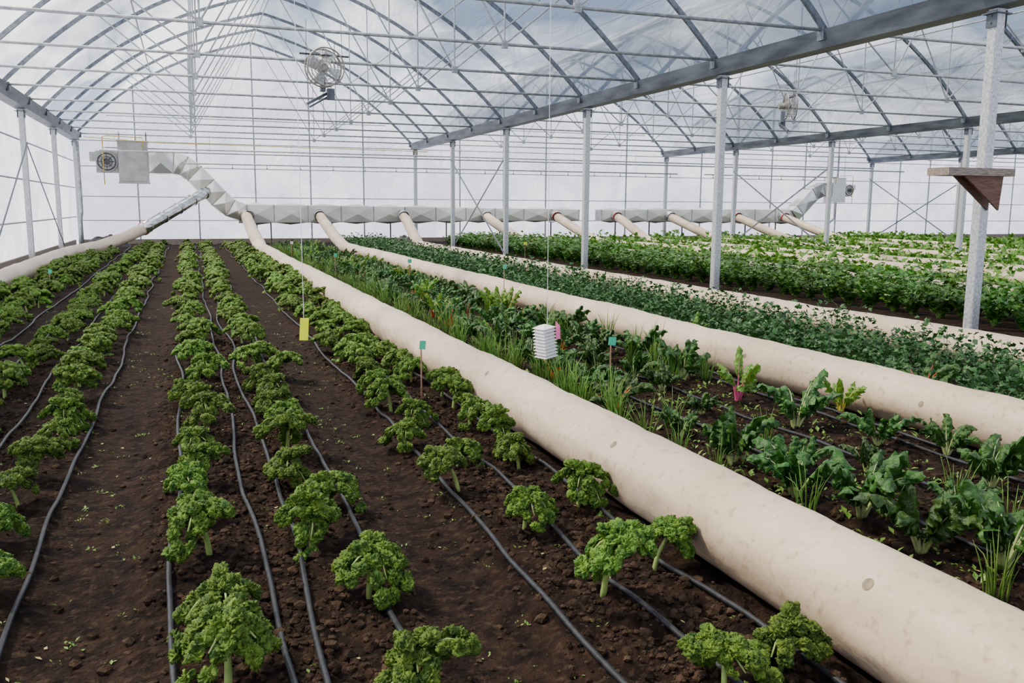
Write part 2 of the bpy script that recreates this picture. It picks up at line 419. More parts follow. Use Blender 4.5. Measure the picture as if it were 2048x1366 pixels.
CH = []
cols = ["pale", "pale", "pale", "yellow", "pink", "orange", "red", "pale"]
for s, c in enumerate(cols):
    cc = c in ("pink", "orange", "red")
    st, fo = chard(100+s, 8 if cc else R.randint(9, 12), H=(.45 if s % 2 or cc else .40), flop=.0 if s % 2 or cc else .10, bare=.40 if cc else .25, sr=.012 if cc else .010)
    lf = M_CHARDL if c in ("pink", "yellow") else M_CHARD
    CH.append((st.mesh("chard_stalk", [M_CST[c]], True), fo.mesh("chard_foliage", [lf], True), combine(st, fo).mesh("chard", [lf, M_CST[c]], True), c))
def put_chard(x, yy, v, sc=1.0):
    z = gh(x, yy); rz = R.uniform(0, 6.28); st, fo, cm, c = CH[v]
    word = {"pale": "dark crinkled chard plant with pale stalks in soil", "pink": "green chard plant with bright pink stalks in soil", "yellow": "light green chard plant with yellow stalks in soil",
            "orange": "dark chard plant with bright orange stalks in soil", "red": "dark chard plant with bright red stalks in soil"}[c]
    if math.hypot(x, yy) < 11:
        e = obj("chard_plant", None, (x, yy, z), label=word, cat="chard plant", group="chard rows", rz=rz, sc=sc)
        obj("stalk", st, parent=e); obj("foliage", fo, parent=e)
    else: obj("chard_plant", cm, (x, yy, z), label=word, cat="chard plant", group="chard rows", rz=rz, sc=sc)
near = [(3.3, 4.75, 1, 1.05), (3.2, 6.3, 5, 1.0), (4.3, 5.4, 7, 1.1), (4.4, 6.3, 4, .95), (4.45, 7.3, 1, 1.2), (4.9, 5.6, 3, .75), (3.25, 4.05, 0, 1.1), (3.35, 3.62, 2, 1.1), (4.5, 4.75, 0, .85),
        (4.82, 4.45, 2, .75), (4.4, 3.75, 7, 1.0), (3.3, 3.15, 0, 1.1), (3.5, 2.85, 2, 1.1), (4.45, 8.3, 7, 1.05), (3.4, 2.45, 1, 1.), (4.2, 3.1, 1, 1), (3.3, 5.4, 2, .7), (3.75, 3.35, 2, .7), (3.55, 4.4, 0, .8), (4.0, 6.9, 0, .75), (3.85, 6.0, 2, .6), (4.0, 4.3, 1, .6)]
for x, yy, v, s in near: put_chard(x, yy, v, s)
yy = 9.0
while yy < 36:
    put_chard(4.45+R.uniform(-.15, .15), yy, R.choice([0, 1, 2, 7, 7, 1, 2, 3, 5]), R.uniform(.75, 1.1)); yy += R.uniform(.36, .56)
yy = 6.9
while yy < 36:
    put_chard(3.35+R.uniform(-.12, .12), yy, R.choice([0, 1, 3, 7, 5, 2, 1, 6]), R.uniform(.7, 1.05)); yy += R.uniform(.38, .58)
yy = 7.4
while yy < 36:
    put_chard(3.9+R.uniform(-.15, .15), yy, R.choice([0, 1, 5, 7, 2, 3, 6, 0, 1, 4]), R.uniform(.65, 1.05)); yy += R.uniform(.42, .68)
for x, yy, v, s in [(5.75, 5.6, 6, 1.1), (5.8, 7.9, 5, 1.), (5.8, 9.3, 4, .8), (5.75, 6.8, 0, .8), (5.8, 8.6, 1, .8), (5.85, 11, 5, .9), (5.7, 4.8, 2, .8), (5.8, 7.3, 2, .8)]: put_chard(x, yy, v, s)

# ------------------------------------------------------------------ onions
def onion(seed, n, H):
    rnd = random.Random(seed); mb = MB()
    for i in range(n):
        a = rnd.uniform(0, 2*pi); r0 = rnd.uniform(0, .07); P = Vector((r0*math.cos(a), r0*math.sin(a), -.01)); h = H*rnd.uniform(.5, 1.1)
        ln = rnd.uniform(.03, .35); d = Vector((math.cos(a), math.sin(a), 0)); dr = rnd.choice([0, 0, .3])
        pts = [P+d*(ln*h*t*t)+Vector((0, 0, h*(t-dr*t**3))) for t in (0, .25, .5, .75, 1)]
        mb.add(sweep(pts, [.0042, .0052, .0045, .0032, .0007], 4))
    return mb
ON = [onion(s, 17+s*3, .38+.02*s).mesh("onion", [M_ONION], True) for s in range(4)]
def put_onion(x, yy, sc=1.):
    obj("onion_clump", ON[R.randrange(4)], (x, yy, gh(x, yy)), label="clump of slender bright green onion leaves in soil", cat="onion plant", group="onion clumps among the chard", rz=R.uniform(0, 6), sc=sc)
for x, yy in [(2.95, 5.3), (3.15, 2.6), (4.0, 3.6), (3.0, 5.9), (3.65, 4.9), (3.7, 3.0), (3.05, 6.5), (3.1, 6.9), (3.6, 2.65), (2.98, 4.9), (3.4, 5.7), (2.9, 5.6), (3.45, 6.6), (2.95, 4.4), (3.05, 3.7)]: put_onion(x, yy, .78)
yy = 6.0
while yy < 34:
    put_onion(2.95+R.uniform(-.12, .22), yy, R.uniform(.65, 1.05)); yy += R.uniform(.14, .32)*(1+yy*.03)
for i in range(105): put_onion(R.uniform(2.9, 4.9), 7.0+R.random()**1.3*26, R.uniform(.55, 1.0))

# ------------------------------------------------------------------ celery & herbs
def celery(seed, n, H):
    rnd = random.Random(seed); mb = MB()
    for i in range(n):
        a = rnd.uniform(0, 2*pi); ln = rnd.uniform(.1, .62); h = H*rnd.uniform(.4, 1.08)
        d = Vector((math.cos(a), math.sin(a), 0)); sd = Vector((-math.sin(a), math.cos(a), 0))
        f = lambda t: d*(.02+ln*h*t**1.5)+Vector((0, 0, h*t*(1-.15*t)))
        mb.add(sweep([f(t) for t in (0, .35, .7, 1)], [.006, .005, .003, .002], 4), 1)
        for k in range(8):
            t = .30+.70*k/7; P = f(t); s = 1 if k % 2 else -1
            D = (sd*s*rnd.uniform(.6, 1)+d*rnd.uniform(.1, .8)+Vector((0, 0, rnd.uniform(-.5, .6)))) if k < 7 else (d+Vector((0, 0, .4)))
            D.normalize(); W = D.cross(Vector((rnd.uniform(-.6, .6), rnd.uniform(-.6, .6), 1))).normalized()
            lobed(mb, P, D, W, rnd.uniform(.075, .125), rnd)
    return mb
M_CELST = mat("celery_stalk", (.10, .23, .03), (.20, .34, .07), 10, .4)
CE = [celery(s, 26, .68).mesh("celery", [M_CEL, M_CELST]) for s in range(6)]
for rx, y0 in ((10.85, 6.3), (11.6, 6.9), (12.25, 7.5)):
    yy = y0
    while yy < 38:
        obj("celery_plant", CE[R.randrange(6)], (rx+R.uniform(-.08, .08), yy, .03), label="leafy green celery plant in a dense row", cat="celery plant", group="celery rows", rz=R.uniform(0, 6), sc=R.uniform(.76, 1.12)*(.92 if rx < 11 else 1))
        yy += R.uniform(.42, .56)
def herbrow(name, Xs, k0, y1, w, H, step, leaf, m, lab, cat, per=34, y0=None):
    mb = MB()
    for X in Xs:
        yy = y0 if y0 else X*k0
        while yy < y1:
            far = yy > 16; n = per if not far else int(per*.6); lf = leaf*(1.35 if far else 1)
            cx = X+R.uniform(-.06, .06); hh = H*R.uniform(.65, 1.25); ww = w*R.uniform(.85, 1.1)
            for i in range(n):
                a = R.uniform(0, 2*pi); r = ww*math.sqrt(R.random()); zz = hh*(1-.6*(r/ww)**2)*R.uniform(.35, 1.0)
                P = Vector((cx+r*math.cos(a), yy+r*math.sin(a)*.8, .04+zz))
                D = Vector((math.cos(a), math.sin(a), R.uniform(-.8, 1.1))).normalized()
                W = D.cross(Vector((R.uniform(-.9, .9), R.uniform(-.9, .9), 1))).normalized()
                lobed(mb, P, D, W, lf*R.uniform(.7, 1.3), R)
                if i % 5 == 0: mb.add(sweep([(cx, yy, .02), tuple(P)], .002, 3, False))
            yy += step*R.uniform(.85, 1.15)
    obj(name, mb.mesh(name, [m]), kind="stuff", label=lab, cat=cat)
herbrow("herb_bed_foliage", (6.02, 6.65, 7.25), 0, 37.5, .30, .52, .27, .052, M_HERB, "dense rows of dark green feathery herbs", "herbs", 104, y0=3.4)
for Xs in ((14.4, 15.4), (17.9,), (20.3, 21.4), (24.3, 25.4)): herbrow("leafy_crop_rows", Xs, .72, 38, .45, .55, .42, .11, M_LIME, "bright green leafy crop rows between pale tubes", "crop row", 42)
for Xs in ((28.2,), (31.4, 33.4, 36)): herbrow("leafy_crop_rows", Xs, .74, 38, .6, .5, .5, .17, M_LIME, "bright green leafy crop rows between pale tubes", "crop row")

# ------------------------------------------------------------------ drip hoses
def hose(X, y0=.8, y1=38, amp=.02):
    pts = []; yy = y0; ph_ = R.uniform(0, 10)
    while yy < y1:
        x = X+amp*2.2*noise.noise(Vector((ph_, yy*.45, 0)))+amp*noise.noise(Vector((ph_, yy*1.3, 5)))*.6
        pts.append((x, yy, max(gh(x, yy), gh(x, yy+.05), gh(x, yy-.05))+.014)); yy += .09 if yy < 12 else .4
    for it in range(2):
        pts = [pts[0]]+[(pts[i][0], pts[i][1], (pts[i-1][2]+pts[i][2]+pts[i+1][2])/3+.001) for i in range(1, len(pts)-1)]+[pts[-1]]
    b = MB(); b.add(sweep(pts, .0125, 8))
    obj("drip_hose", b.mesh("drip_hose", [M_DRIP], True), label="thin black drip irrigation hose lying along the soil bed", cat="irrigation hose", group="drip hoses along the beds")
for X in (-2.95, -2.55, -2.1, -1.72, -1.28, -.74, -.12, .25, .40, .74, 1.37, 1.72, 2.05, 3.05, 3.6, 4.06, 4.7, 4.86): hose(X, amp=.035)

# ------------------------------------------------------------------ inflatable polytubes
def ptube(path, Rr, near=False, holes=()):
    P = [Vector(p) for p in path]
    out = []
    for i in range(len(P)-1):
        n = max(1, int((P[i+1]-P[i]).length/(.07 if P[i].y < 12 and near else .3)))
        for k in range(n): out.append(P[i].lerp(P[i+1], k/n))
    out.append(P[-1])
    for it in range(3):
        out = [out[0]]+[(out[i-1]+out[i]*2+out[i+1])/4 for i in range(1, len(out)-1)]+[out[-1]]
    rr = [Rr*(1+.06*noise.noise(Vector((path[0][0], p.y*.6, 0)))) for p in out]
    for i, p in enumerate(out):
        p.x += .06*noise.noise(Vector((path[0][0]*2, p.y*.25, 4)))
    V, Fc = sweep(out, rr, 44 if near else 20)
    if near:
        V = [v+noise.noise_vector(Vector((v.x*6, v.y*2.0, v.z*6)))*.014+noise.noise_vector(Vector((v.x*14, v.y*8, v.z*14)))*.006 for v in V]
    V = [Vector((v[0], v[1], max(v[2], .0))) for v in V]
    b = MB(); b.add((V, Fc))
    e = obj("inflation_tube", b.mesh("inflation_tube", [M_TUBE], True), label="long cream polythene air tube lying on the soil", cat="air tube", group="polythene air tubes between beds")
    if holes:
        bvh = BVHTree.FromPolygons(V, Fc)
        for (yy, ang) in holes:
            c = min(out, key=lambda p: abs(p.y-yy)); d = Vector((-math.cos(ang), 0, math.sin(ang)))
            s = d.cross(Vector((0, 1, 0)))
            ring = []
            for k in range(20):
                a = 2*pi*k/20; st_ = Vector((c.x, yy, c.z))+Vector((0, 1, 0))*math.cos(a)*.024+s*math.sin(a)*.024
                hit = bvh.ray_cast(st_+d*1.0, -d)
                ring.append((hit[0] if hit[0] else st_+d*Rr)+d*.0015)
            hb = MB(); hb.add((ring, [tuple(range(20))]))
            obj("vent_hole", hb.mesh("vent_hole", [M_HOLE]), parent=e, label="small round dark vent hole")
    return e
def standard(X, Xd, yl, near=False, holes=(), y0=-1, R_=.21):
    zc = R_-.003
    path = [(X, y0, zc), (X, 4, zc), (X, 10, zc), (X, 20, zc), (X+(Xd-X)*.3, yl, zc), (X+(Xd-X)*.6, yl+(38.9-yl)*.4, zc+.42), (Xd, 38.2, 1.12), (Xd, 38.85, 1.27)]
    return ptube(path, R_, near, holes)
standard(2.36, 2.35, 31, True, [(2.35, .8), (4.35, .75), (6.6, .8)], R_=.222)
standard(5.3, 5.4, 32, True, [(5.0, .25), (7.2, .3)], y0=0)
standard(7.95, 9.1, 33, True, y0=2)
standard(13.1, 13.0, 34, y0=6)
standard(16.8, 16.5, 34.5, y0=10, R_=.2)
standard(19.0, 19.7, 34.5, y0=12, R_=.2)
standard(23.0, 22.7, 34.5, y0=15, R_=.2)
standard(26.7, 26.6, 34.5, y0=18, R_=.2)
standard(29.8, 29.5, 34.5, y0=20, R_=.2)
ptube([(-3.45, 3, .22), (-3.45, 12, .22), (-3.45, 22, .22), (-3.45, 30, .22), (-2.95, 33, .25), (-2.2, 35, .5), (-1.55, 36.2, .8)], .22, True)
b = MB(); b.add(ringv((-1.53, 36.25, .82), .225, .03))
obj("tube_strap", b.mesh("tube_strap", [M_RED], True), label="red strap clamping the tube to its metal duct", cat="strap")

# ------------------------------------------------------------------ greenhouse shell
HX = [(-4.3, 10.2), (10.2, 23.6), (23.6, 37.0), (37.0, 50.4)]
YE = 41.3
def prof(f, w):
    t = 1-abs(2*f-1); return 4.45+4.25*(w/14.5)*(.55*(1-(1-t)**2.6)+.45*t)
NP = 40
for hi, (a, c) in enumerate(HX):
    w = c-a; V = []; Fc = []; ysr = []
    yv = -3.6
    while yv <= 41.21: ysr.append(yv); yv += .4
    for yv in ysr:
        s = ((yv-9.2) % 3.2)/3.2; bul = .14*math.sin(pi*s)
        for k in range(NP+1):
            f = k/NP; V.append((a+w*f, yv, prof(f, w)+.07+bul*min(1, 6*f, 6*(1-f))))
    for j in range(len(ysr)-1):
        for k in range(NP): q = j*(NP+1)+k; Fc.append((q, q+1, q+NP+2, q+NP+1))
    b = MB(); b.add((V, Fc))
    obj("ceiling" if hi == 0 else "ceiling_%d" % (hi+1), b.mesh("ceiling", [M_ROOF], True), kind="structure", label="curved translucent polythene roof film")
    V = []; Fc = []
    for k in range(NP+1):
        f = k/NP; V += [(a+w*f, YE, -.05), (a+w*f, YE, prof(f, w)+.07)]
    for k in range(NP): Fc.append((2*k, 2*k+2, 2*k+3, 2*k+1))
    b = MB(); b.add((V, Fc))
    obj("wall_back" if hi == 0 else "wall_back_%d" % (hi+1), b.mesh("wall_back", [M_WALL]), kind="structure", label="white polythene end wall")
b = MB(); b.add(([(-4.48, -3.6, -.05), (-4.48, 41.3, -.05), (-4.48, 41.3, 4.5), (-4.48, -3.6, 4.5)], [(0, 1, 2, 3)]))
obj("wall_left", b.mesh("wall_left", [M_WALL]), kind="structure", label="white polythene side wall")
b = MB(); b.add(([(50.5, 10, -.05), (50.5, 41.3, -.05), (50.5, 41.3, 4.5), (50.5, 10, 4.5)], [(0, 1, 2, 3)]))
obj("wall_right", b.mesh("wall_right", [M_WALL]), kind="structure", label="white polythene side wall")
b = MB(); b.add(box((23, 41.2, .12), (54.6, .06, .26)))
obj("baseboard_back", b.mesh("baseboard", [M_WOOD]), kind="structure", label="weathered timber base board")
b = MB(); b.add(box((-4.40, 20, .12), (.06, 42, .26)))
obj("baseboard_left", b.mesh("baseboard", [M_WOOD]), kind="structure", label="weathered timber base board")

# trusses
TY = [2.8+3.2*k for k in range(13)]; TY[-1] = 41.1
for hi, (a, c) in enumerate(HX):
    w = c-a
    arch = MB(); pts = [(w*k/36, 0, prof(k/36, w)-.02) for k in range(37)]
    for i in range(36): arch.add(bar(pts[i], pts[i+1], .07, .09))
    am = arch.mesh("arch", [M_ARCH])
    ch = MB(); ch.add(sweep([(0, 0, 4.62), (w, 0, 4.62)], .028, 8)); cm = ch.mesh("chord", [M_PIPE], True)
    wb = MB(); P = lambda f, ar: (w*f, 0, prof(f, w)-.03) if ar else (w*f, 0, 4.62)
    for f0, f1 in ((.32, .32), (.32, .16), (.32, .48), (.68, .68), (.68, .52), (.68, .84)):
        wb.add(sweep([P(f0, 0), P(f1, 1)], .018, 6))
    for f in (.32, .68): wb.add(box((w*f, 0, 4.62), (.12, .05, .14)))
    wm = wb.mesh("web", [M_PIPE])
    for t in TY:
        if hi > 0 and t < (7, 7, 16, 24)[hi]: continue
        e = obj("roof_truss", None, (a, t, 0), label="curved steel roof arch with tie bar and braces", cat="roof truss", group="roof trusses")
        obj("arch", am, parent=e); obj("tie_bar", cm, parent=e); obj("web_brace", wm, parent=e)
    for f in (.5, .22, .78):
        b = MB(); z = prof(f, w)-.09
        b.add(sweep([(a+w*f, 2.8, z), (a+w*f, 41.1, z)], .022, 6))
        obj("roof_purlin", b.mesh("purlin", [M_PIPE]), label="long thin steel purlin under the roof film", cat="purlin", group="roof purlins")
    for f in (.38, .9):
        b = MB(); z = prof(f, w)-.2 if f in (.1, .9) else 4.66
        b.add(sweep([(a+w*f, 2.8, z), (a+w*f, 41.1, z)], .004, 4))
        obj("support_wire", b.mesh("wire", [M_DARK]), label="thin taut wire running the length of the roof", cat="wire", group="roof wires")
# gutters
gp = [(-.26, 4.62), (-.16, 4.34), (.16, 4.34), (.26, 4.62), (.235, 4.62), (.145, 4.365), (-.145, 4.365), (-.235, 4.62)]
for X, y0 in ((-4.2, 2), (10.2, 2), (23.6, 8), (37.0, 18)):
    b = MB(); b.add(extrude_profile([(X+x, z) for x, z in gp], y0, 41.15))
    for t in TY:
        if t > y0:
            for s in (-1, 1): b.add(box((X+s*.24, t, 4.56), (.05, .16, .22)))
    obj("roof_gutter", b.mesh("gutter", [M_GUT]), label="long grey steel gutter carried on steel posts", cat="gutter", group="valley gutters")
# posts
def post(X, Y, lab="galvanised square steel post standing in the soil"):
    e = obj("steel_post", None, (X, Y, 0), label=lab, cat="post", group="galvanised posts")
    b = MB(); s = .075
    pr = [(-s, -s+.012), (-s+.012, -s), (s-.012, -s), (s, -s+.012), (s, s-.012), (s-.012, s), (-s+.012, s), (-s, s-.012)]
    n = len(pr); V = [(x, y, -.1) for x, y in pr]+[(x, y, 4.33) for x, y in pr]
    b.add((V, [(i, (i+1) % n, (i+1) % n+n, i+n) for i in range(n)]+[tuple(range(n)), tuple(range(2*n-1, n-1, -1))]))
    for k in range(9): b.add(sweep([(.02, -s-.002, .4+k*.45), (.02, -s+.002, .4+k*.45)], .012, 8))
    obj("shaft", b.mesh("shaft", [M_GALV]), parent=e)
    b = MB(); b.add(box((0, 0, 4.27), (.30, .22, .015)))
    for sx in (-.09, .09): b.add(box((sx, 0, 4.20), (.012, .16, .22)))
    for zz in (4.15, 4.24):
        for sx in (-.1, .1): b.add(sweep([(sx-.008, 0, zz), (sx+.008, 0, zz)], .015, 6))
    obj("head_bracket", b.mesh("bracket", [M_GUT]), parent=e)
    return e
PY = [9.2, 15.6, 22.0, 28.4, 34.8, 41.02]
for k in range(6): post(10.2, PY[k])
for k in range(2, 6): post(23.6, PY[k])
for k in range(3, 6): post(37, PY[k])
for k in range(2, 6): post(-4.2, PY[k], "galvanised steel post against the polythene side wall")
def brace(p0, p1, m=None):
    b = MB(); b.add(bar(p0, p1, .02, .06)); obj("diagonal_brace", b.mesh("brace", [m or M_ARCH]), label="slim steel diagonal brace between posts", cat="brace", group="diagonal braces")
brace((10.11, 28.4, .2), (10.11, 34.8, 3.6)); brace((10.29, 28.4, 3.6), (10.29, 34.8, .2))
brace((23.51, 28.4, .2), (23.51, 34.8, 3.4)); brace((23.69, 28.4, 3.4), (23.69, 34.8, .2))
brace((36.9, 34.8, .2), (36.9, 41, 3.4)); brace((-4.1, 28.4, 3.3), (-4.1, 34.8, .3)); brace((-4.1, 28.4, 3.4), (-4.1, 22.0, .3))
brace((37.5, 41.1, .1), (43.5, 41.1, 3.2))
sx = []
for a, c in HX:
    for k in range(1, 6): sx.append((a+(c-a)*k/6, prof(k/6, c-a)))
for X, z in sx:
    b = MB(); b.add(box((X, 41.2, z/2), (.06, .05, z)))
    obj("wall_stud", b.mesh("stud", [M_PIPE]), label="slim vertical steel stud on the polythene wall", cat="wall stud", group="end wall studs")
for z in (1.05, 2.05, 3.3, 4.35):
    b = MB(); b.add(sweep([(-4.3, 41.14, z), (50.4, 41.14, z)], .022, 6))
    obj("wall_rail", b.mesh("rail", [M_PIPE]), label="horizontal steel rail across the polythene wall", cat="wall rail", group="wall rails")
for z, hw in ((5.5, 5.9), (6.6, 4.3)):
    for a, c in HX:
        m = (a+c)/2; s = (c-a)/14.5*hw
        b = MB(); b.add(sweep([(m-s, 41.14, z*.98), (m+s, 41.14, z*.98)], .02, 6))
        obj("wall_rail", b.mesh("rail", [M_PIPE]), label="horizontal steel rail across the gable", cat="wall rail", group="wall rails")
for z in (1.2, 2.4, 3.5):
    b = MB(); b.add(sweep([(-4.32, 15, z), (-4.32, 41.1, z)], .025, 6))
    obj("wall_rail", b.mesh("rail", [M_PIPE]), label="horizontal steel rail along the polythene side wall", cat="wall rail", group="wall rails")

# ------------------------------------------------------------------ ducts and heaters
def rect_duct(path, hh, yc, hy=.33, cb=.05):
    b = MB(); n = len(path); rings = []
    P = [Vector((p[0], 0, p[1])) for p in path]
    for i in range(n):
        T = (P[min(i+1, n-1)]-P[max(i-1, 0)]).normalized(); Nn = Vector((-T.z, 0, T.x))
        if Nn.z < 0: Nn = -Nn
        t = P[i]+Nn*hh[i]; d = P[i]-Nn*hh[i]
        rings.append([Vector((t.x, yc-hy, t.z)), Vector((t.x, yc+hy, t.z)), Vector((d.x, yc+hy, d.z)), Vector((d.x, yc-hy, d.z))])
    for i in range(n-1):
        c0 = sum(rings[i]+rings[i+1], Vector())/8
        for j in range(4):
            q = [rings[i][j], rings[i][(j+1) % 4], rings[i+1][(j+1) % 4], rings[i+1][j]]
            m = sum(q, Vector())/4; m = m+(m-c0).normalized()*cb
            b.add((q+[m], [(0, 1, 4), (1, 2, 4), (2, 3, 4), (3, 0, 4)]))
    for i in range(n):
        T = (P[min(i+1, n-1)]-P[max(i-1, 0)]).normalized(); c = sum(rings[i], Vector())/4
        o1 = [c+(v-c)*1.045-T*.02 for v in rings[i]]; o2 = [c+(v-c)*1.045+T*.02 for v in rings[i]]
        b.add((o1+o2, [(j, (j+1) % 4, (j+1) % 4+4, j+4) for j in range(4)]+[(0, 1, 2, 3), (4, 5, 6, 7)]), 1)
    return b
def ductset(path1, path2, hh1, hh2, outlets, lab, red=()):
    e = obj("heating_duct", None, (path2[0][0], 39.4, 0), label=lab, cat="heating duct", group="heating ducts")
    def sub(nm, b, m, sm=False, l=None):
        o = obj(nm, b.mesh(nm, m if isinstance(m, list) else [m], sm), parent=e, label=l); o.location = (-path2[0][0], -39.4, 0)
    sub("drop_duct", rect_duct(path1, hh1, 39.3, cb=.045), [M_DUCT, M_FLANGE])
    sub("trunk_duct", rect_duct(path2, hh2, 39.45, cb=.10), [M_TRUNK, M_FLANGE])
    for i, X in enumerate(outlets):
        b = MB(); b.add(sweep([(X, 39.2, 1.36), (X, 38.95, 1.33), (X, 38.75, 1.27)], .235, 20, False)); sub("outlet_collar", b, M_SHINY, True)
        if i in red:
            b = MB(); b.add(sweep([(X, 38.8, 1.29), (X, 38.74, 1.27)], .25, 20, False)); sub("outlet_strap", b, M_RED, True, "red strap")
    for i in range(6):
        X = path2[0][0]+(path2[-1][0]-path2[0][0])*(i+.5)/6
        b = MB(); b.add(box((X, 39.5, .5), (.05, .05, 1.0))); b.add(box((X, 39.45, 1.02), (.08, .6, .04))); sub("support_leg", b, M_DARK)
L1 = [(2.1+(17.8-2.1)*k/11, 1.36) for k in range(12)]
ductset([(-1.35, 3.4), (-.4, 3.4), (.0, 3.3), (.4, 3.0), (.85, 2.5), (1.3, 2.0), (1.75, 1.6), (2.3, 1.4)], L1, [.42, .42, .40, .40, .40, .40, .38, .36],
        [.38-.13*k/11 for k in range(12)], (2.45, 5.4, 9.1, 13, 16.5), "galvanised sheet duct with cross-creased panels along the end wall", red=(4,))
L2 = [(30.4-(30.4-19)*k/9, 1.34) for k in range(10)]
ductset([(32.6, 2.75), (32.1, 2.75), (31.5, 2.5), (30.6, 1.65), (30.3, 1.38)], L2, [.34, .34, .34, .34, .34], [.34-.08*k/9 for k in range(10)],
        (19.7, 22.7, 26.6, 29.5), "galvanised sheet duct feeding tubes in the next bay", red=(0, 2, 3))
b = MB(); pA = Vector((-1.6, 36.1, .78)); pB = Vector((.9, 39.15, 2.3)); b.add(sweep([pA.lerp(pB, k/8) for k in range(9)], .22, 24))
for t in (.08, .3, .52, .74, .93):
    p = pA.lerp(pB, t); q = p+(pB-pA).normalized()*.035
    b.add(sweep([p, q], .24, 24))
obj("round_duct", b.mesh("round_duct", [M_SHINY], True), label="round spiral metal duct feeding the side tube", cat="duct")
def heater(x0, flip=1, z0=2.6, sc=1, m=None):
    cx = x0-.55*flip*sc
    e = obj("unit_heater", None, (cx, 39.3, z0), label="grey box unit heater with blower fan hanging by the end wall", cat="heater", group="unit heaters", sc=sc)
    def sub(nm, b, m, sm=False): obj(nm, b.mesh(nm, [m], sm), parent=e)
    mm = m or M_HGREY
    b = MB(); b.add(box((0, 0, .8), (1.1, .9, 1.6))); b.add(box((0, -.46, .8), (1.0, .02, 1.5))); b.add(box((0, 0, 1.62), (1.16, .96, .04))); b.add(box((0, 0, -.02), (1.16, .96, .04)))
    for k in range(4): b.add(box((.2, -.475, .3+k*.08), (.5, .015, .025)))
    sub("body", b, mm)
    X = -flip*.98
    b = MB(); b.add(box((X, .1, .8), (.8, .55, .85))); b.add(box((X-flip*.45, .1, 1.0), (.35, .6, .35))); b.add(sweep([(X, -.22, .8), (X, -.3, .8)], .40, 28)); sub("blower_housing", b, mm)
    b = MB(); b.add(ringv((X, -.33, .8), .33, .025)); b.add(ringv((X, -.33, .8), .2, .012)); b.add(sweep([(X, -.3, .8), (X, -.42, .8)], .12, 16))
    for k in range(8):
        a = k*pi/4; b.add(sweep([(X+.1*math.cos(a), -.34, .8+.1*math.sin(a)), (X+.33*math.cos(a), -.34, .8+.33*math.sin(a))], .01, 5))
    sub("blower_fan", b, M_DARK)
    b = MB(); hl = (4.6-z0)/sc
    for xx in (-.5, .5): b.add(sweep([(xx, -.3, 1.6), (xx, -.3, hl)], .012, 6)); b.add(sweep([(xx, .3, 1.6), (xx, .3, hl)], .012, 6))
    sub("hanger_rod", b, M_DARK)
    b = MB(); b.add(sweep([(X-flip*.1, -.5, -.1), (X-flip*.1, -.5, 1.75), (X+flip*.05, -.5, 1.8), (flip*.4, -.55, 1.75), (flip*.4, -.55, 1.2)], .018, 8)); sub("gas_pipe", b, M_YPIPE, True)
heater(-1.35, 1); heater(32.6, -1, 2.1, .78, M_WHITE)
b = MB(); b.add(sweep([(-3.6, 38.4, 4.3), (-.9, 38.4, 4.15), (9.9, 38.4, 4.1), (10.1, 38.4, 4.1)], .015, 8))
for x in (-2.5, 1, 4.5, 8): b.add(sweep([(x, 38.4, 4.15), (x, 38.05, 4.6)], .004, 4))
obj("gas_pipe_run", b.mesh("gas", [M_YPIPE], True), label="thin yellow gas pipe running under the roof ties", cat="gas pipe")
def spray(x0, x1, y, z):
    e = obj("irrigation_pipe", None, (x0, y, z), label="grey overhead irrigation pipe with hanging spray nozzles", cat="irrigation pipe", group="overhead irrigation pipes")
    b = MB(); b.add(sweep([(0, 0, 0), (x1-x0, 0, 0)], .028, 8)); obj("pipe", b.mesh("pipe", [M_PIPE], True), parent=e)
    b = MB(); x = 1
    while x < x1-x0: b.add(sweep([(x, 0, 0), (x, 0, 4.62-z)], .004, 4)); x += 3.2
    obj("hanger_wire", b.mesh("hw", [M_DARK]), parent=e)
    x = .5; mb = MB()
    mb.add(sweep([(0, 0, 0), (0, 0, -.13)], .016, 6)); mb.add(sweep([(0, 0, -.13), (0, 0, -.18)], [.045, .02], 8)); nm = mb.mesh("nozzle", [M_HGREY])
    while x < x1-x0: obj("spray_nozzle", nm, (x, 0, 0), parent=e); x += 1.35
spray(0, 22.5, 38.0, 3.35); spray(24, 32, 38.0, 3.35)
for z, yv in ((3.75, 37.5), (4.0, 39.8)):
    b = MB(); b.add(sweep([(-3, yv, z), (36, yv, z-.05)], .03, 8))
    for x in (-2, 4, 8, 14, 20, 28): b.add(sweep([(x, yv, z), (x, yv+(.5 if yv < 38 else 1.3), 4.6)], .004, 4))
    obj("water_pipe", b.mesh("wp", [M_PIPE], True), label="grey horizontal service pipe beneath the roof ties", cat="pipe", group="service pipes")
b = MB(); b.add(sweep([(-3.95, 39.5, 4.2), (-3.95, 39.5, 1.4), (-4.0, 39.5, 1.1), (-4.0, 39.5, 0)], .07, 10))
obj("down_pipe", b.mesh("dp", [M_PIPE], True), label="grey vertical downpipe in the wall corner", cat="pipe")
b = MB(); b.add(sweep([(34.2, 40.6, 3.0), (34.2, 40.6, 1.2), (33.8, 40.6, .9), (33.8, 40.6, 0)], .06, 10))
obj("down_pipe", b.mesh("dp", [M_PIPE], True), label="grey vertical pipe beside the far heater", cat="pipe")

